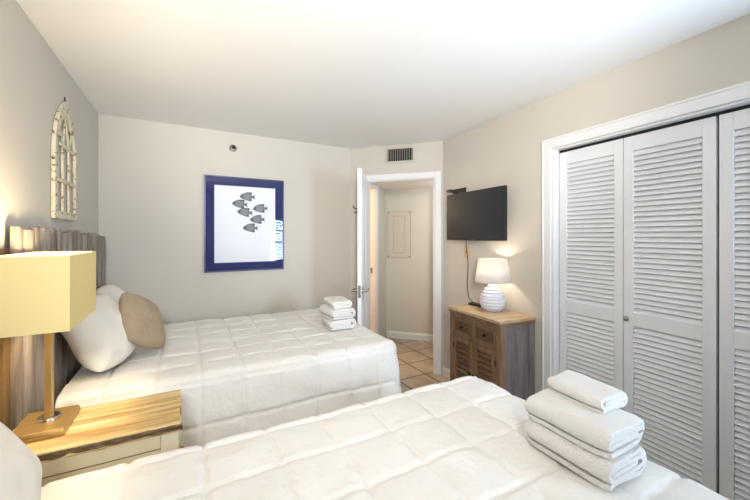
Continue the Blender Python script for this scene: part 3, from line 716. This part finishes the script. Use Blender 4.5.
# ------------------------------------------------------------------ picture with fish
AB = math.atan2(BR[1]-BL[1], BR[0]-BL[0])
pc = thing('picture', MB_ @ Vector((1.135, -.001, 1.563)), AB, 'framed print of six grey fish with wide blue mat', 'picture')
pw, ph_ = .365, .45
bm = NB()
for a, b_, c, d in ((-pw, pw, -ph_, -ph_+.012), (-pw, pw, ph_-.012, ph_), (-pw, -pw+.012, -ph_+.012, ph_-.012), (pw-.012, pw, -ph_+.012, ph_-.012)): box(bm, a, b_, -.028, 0, c, d)
obj('frame', bm, 'silver', pc, bevel=.002)
mw = .085; ml_ = .075
bm = NB()
for a, b_, c, d in ((-pw+.012, pw-.012, -ph_+.012, -ph_+mw), (-pw+.012, pw-.012, ph_-mw, ph_-.012), (-pw+.012, -pw+mw, -ph_+mw, ph_-mw), (pw-mw, pw-.012, -ph_+mw, ph_-mw)): box(bm, a, b_, -.014, -.010, c, d)
obj('mat_board', bm, 'blue_mat', pc)
bm = NB(); box(bm, -pw+.012, pw-.012, -.0095, -.004, -ph_+.012, ph_-.012); pr = obj('print', bm, 'print', pc)
def fish(cx, cz, s, rot):
    bm = NB()
    body = []
    for k in range(40):
        a = 2*PI*k/40; x = -math.cos(a); z = math.sin(a)
        f = .42*(1-.25*(x > .3)*(x-.3)); body.append((x*.5, z*f*(1 if x < .5 else 1)))
    def pt(x, z, y): c, s_ = math.cos(rot), math.sin(rot); z *= .8; return Vector((cx+(x*c-z*s_)*s, y, cz+(x*s_+z*c)*s))
    def poly(P, y, mi): bm.faces.new([bm.verts.new(pt(x, z, y)) for x, z in P]).material_index = mi
    outline = [(-.56, -.02), (-.50, .08), (-.40, .20), (-.24, .33), (.0, .43), (.22, .45), (.40, .44), (.36, .30), (.34, .20), (.42, .09), (.56, .20), (.62, .22), (.57, .0), (.62, -.22), (.55, -.20), (.42, -.09), (.34, -.20), (.36, -.32), (.38, -.44), (.20, -.42), (.0, -.38), (-.24, -.30), (-.40, -.18), (-.52, -.08)]
    poly(outline, -.0097, 0)
    for k in range(9):     # pale bands across the flank and fins
        z0 = -.33+.075*k; hw = .40*math.sqrt(max(0, 1-(z0/.40)**2))
        poly([(-hw*.82, z0), (0, z0+.02), (hw*.78, z0+.012), (hw*.78, z0+.034), (0, z0+.045), (-hw*.82, z0+.026)], -.0100, 1)
    poly([(-.35, -.16), (-.31, -.16), (-.29, .2), (-.33, .2)], -.0102, 0); poly([(.36, -.08), (.39, -.08), (.40, .08), (.37, .08)], -.0102, 1)
    poly([(.50, .1), (.57, .17), (.54, .02)], -.0101, 1)
    poly([(-.45+.03*math.cos(2*PI*k/10), .04+.03*math.sin(2*PI*k/10)) for k in range(10)], -.0104, 1)
    for f in bm.faces:
        if f.normal.y > 0: f.normal_flip()
    me = bpy.data.meshes.new('fish_motif'); bm.to_mesh(me); bm.free(); me.materials.append(M['ink']); me.materials.append(M['ink_light'])
    o = bpy.data.objects.new('fish_motif', me); COL.objects.link(o); o.parent = pr
def pix(px, py): return ((px-244.5)/78.7*.73, (224.5-py)/92*.90)
for px, py in ((245.5, 197), (238, 204.5), (258.5, 208.3), (243, 212.5), (255.5, 219.5), (248.5, 228)):
    x, z = pix(px, py); fish(x, z, .122, r_(random.uniform(-6, 10)))
bm = NB(); box(bm, -pw+.012, pw-.012, -.022, -.020, -ph_+.012, ph_-.012); obj('glass', bm, 'glass', pc)

# sprinkler head
sp = thing('sprinkler_head', MB_ @ Vector((1.02, 0, 2.29)), AB, 'round chrome sprinkler head high on the far wall', 'sprinkler')
bm = NB(); lathe(bm, [(0, .0), (.033, 0), (.033, .006), (.026, .012), (.016, .014), (.016, .006), (0, .006)], 24); bm.transform(Matrix.Rotation(PI/2, 4, 'X')); obj('escutcheon', bm, 'chrome', sp, smooth=40)
bm = NB(); cyl(bm, (0, -.006, 0), (0, -.03, 0), .007, n=12); cyl(bm, (0, -.03, 0), (0, -.033, 0), .014, n=16); obj('nozzle', bm, 'iron', sp)

# air vent above the doorway
AD = math.atan2(RC[1]-BR[1], RC[0]-BR[0])
vt = thing('air_vent', MD @ Vector((.585, 0, 2.328)), AD, 'rectangular air vent grille above the open doorway', 'vent')
vw, vh = .165, .092
bm = NB()
for a, b_, c, d in ((-vw, vw, -vh, -vh+.026), (-vw, vw, vh-.026, vh), (-vw, -vw+.026, -vh+.026, vh-.026), (vw-.026, vw, -vh+.026, vh-.026)): box(bm, a, b_, -.010, 0, c, d)
obj('frame', bm, 'vent', vt, bevel=.002)
bm = NB(); box(bm, -vw+.02, vw-.02, -.002, 0, -vh+.02, vh-.02); obj('duct_shade', bm, 'dark', vt)  # thin dark sheet painted as the shade inside the vent
bm = NB(); n = 11
for i in range(n):
    x = -vw+.026+(2*vw-.052)*(i+.5)/n; box(bm, -.0016, .0016, -.003, .003, -vh+.02, vh-.02, 0, Matrix.Translation((x, -.006, 0)) @ Matrix.Rotation(r_(10), 4, 'Z'))
obj('grille', bm, 'vent', vt)

# ------------------------------------------------------------------ arched wall decor
ar = thing('wall_decor', (BL[0]+.002, 2.625, 1.545), PI/2, 'distressed cream arched window frame hanging on the left wall', 'wall decor')
# local x along +y of the room, local y into the wall (-x of room), front at y = -.03
aw, ah, asp = .215, .685, .35                                     # half width, full height, spring line
def arch(hw, top, spr, n=14):
    """pointed arch outline, right half from the spring up, then left down"""
    rad = ((top-spr)**2+hw**2)/(2*hw); c = hw-rad; a1 = math.asin((top-spr)/rad)
    Rr = [(c+rad*math.cos(a1*k/n), spr+rad*math.sin(a1*k/n)) for k in range(n+1)]
    return Rr+[(-x, z) for x, z in Rr[-2::-1]]
def ribbon(bm, path, wd, y0, y1, close=False):
    pts = [Vector(p) for p in path]; n = len(pts); L_, R2 = [], []
    for i, p in enumerate(pts):
        d = (pts[min(i+1, n-1)]-pts[max(i-1, 0)]).normalized(); nn = Vector((-d.y, d.x)); L_.append(p+nn*wd/2); R2.append(p-nn*wd/2)
    v = [[bm.verts.new((q.x, y, q.y)) for q in s] for s in (L_, R2) for y in (y0, y1)]
    for i in range(n-1):
        for a, b_ in ((0, 2), (1, 3), (0, 1), (2, 3)): bm.faces.new((v[a][i], v[a][i+1], v[b_][i+1], v[b_][i]))
    for i in (0, n-1): bm.faces.new((v[0][i], v[1][i], v[3][i], v[2][i]))
bm = NB(); fw = .043
out = [(aw, 0)]+arch(aw, ah, asp)+[(-aw, 0)]; inn = [(aw-fw, fw)]+arch(aw-fw, ah-fw*1.9, asp)+[(-aw+fw, fw)]
vo = [[bm.verts.new((x, y, z)) for x, z in out] for y in (-.018, 0)]; vi = [[bm.verts.new((x, y, z)) for x, z in inn] for y in (-.018, 0)]; n = len(out)
for i in range(n):
    j = (i+1) % n
    bm.faces.new((vo[0][i], vo[0][j], vi[0][j], vi[0][i])); bm.faces.new((vo[1][i], vo[1][j], vi[1][j], vi[1][i])); bm.faces.new((vo[0][i], vo[0][j], vo[1][j], vo[1][i])); bm.faces.new((vi[0][i], vi[0][j], vi[1][j], vi[1][i]))
obj('arch_frame', bm, 'chipped', ar, bevel=.003)
iw = aw-fw
bm = NB()
for x in (-iw/3, iw/3): ribbon(bm, [(x, fw-.004), (x, asp+.02)], .015, -.015, -.004)
for s in (-1, 1):
    c0 = [(s*iw/3+s*0, asp+.02), (s*iw*.26, asp+.10), (s*iw*.10, asp+.19), (-s*iw*.16, asp+.265)]; ribbon(bm, c0, .014, -.014, -.005)
    c1 = [(s*iw/3, asp+.02), (s*iw*.42, asp+.09), (s*iw*.62, asp+.15)]; ribbon(bm, c1, .014, -.013, -.006)
obj('mullion', bm, 'chipped', ar)
for z in (.215, .415):
    bm = NB(); ribbon(bm, [(-iw-.004, z), (iw+.004, z)], .02, -.0165, -.004); obj('crossbar', bm, 'chipped', ar)
bm = NB(); tube(bm, [(0, -.006, ah-.005), (.008, -.006, ah+.012), (0, -.006, ah+.024), (-.008, -.006, ah+.012), (0, -.006, ah-.005)], .0025, 6); obj('hanging_loop', bm, 'iron', ar)
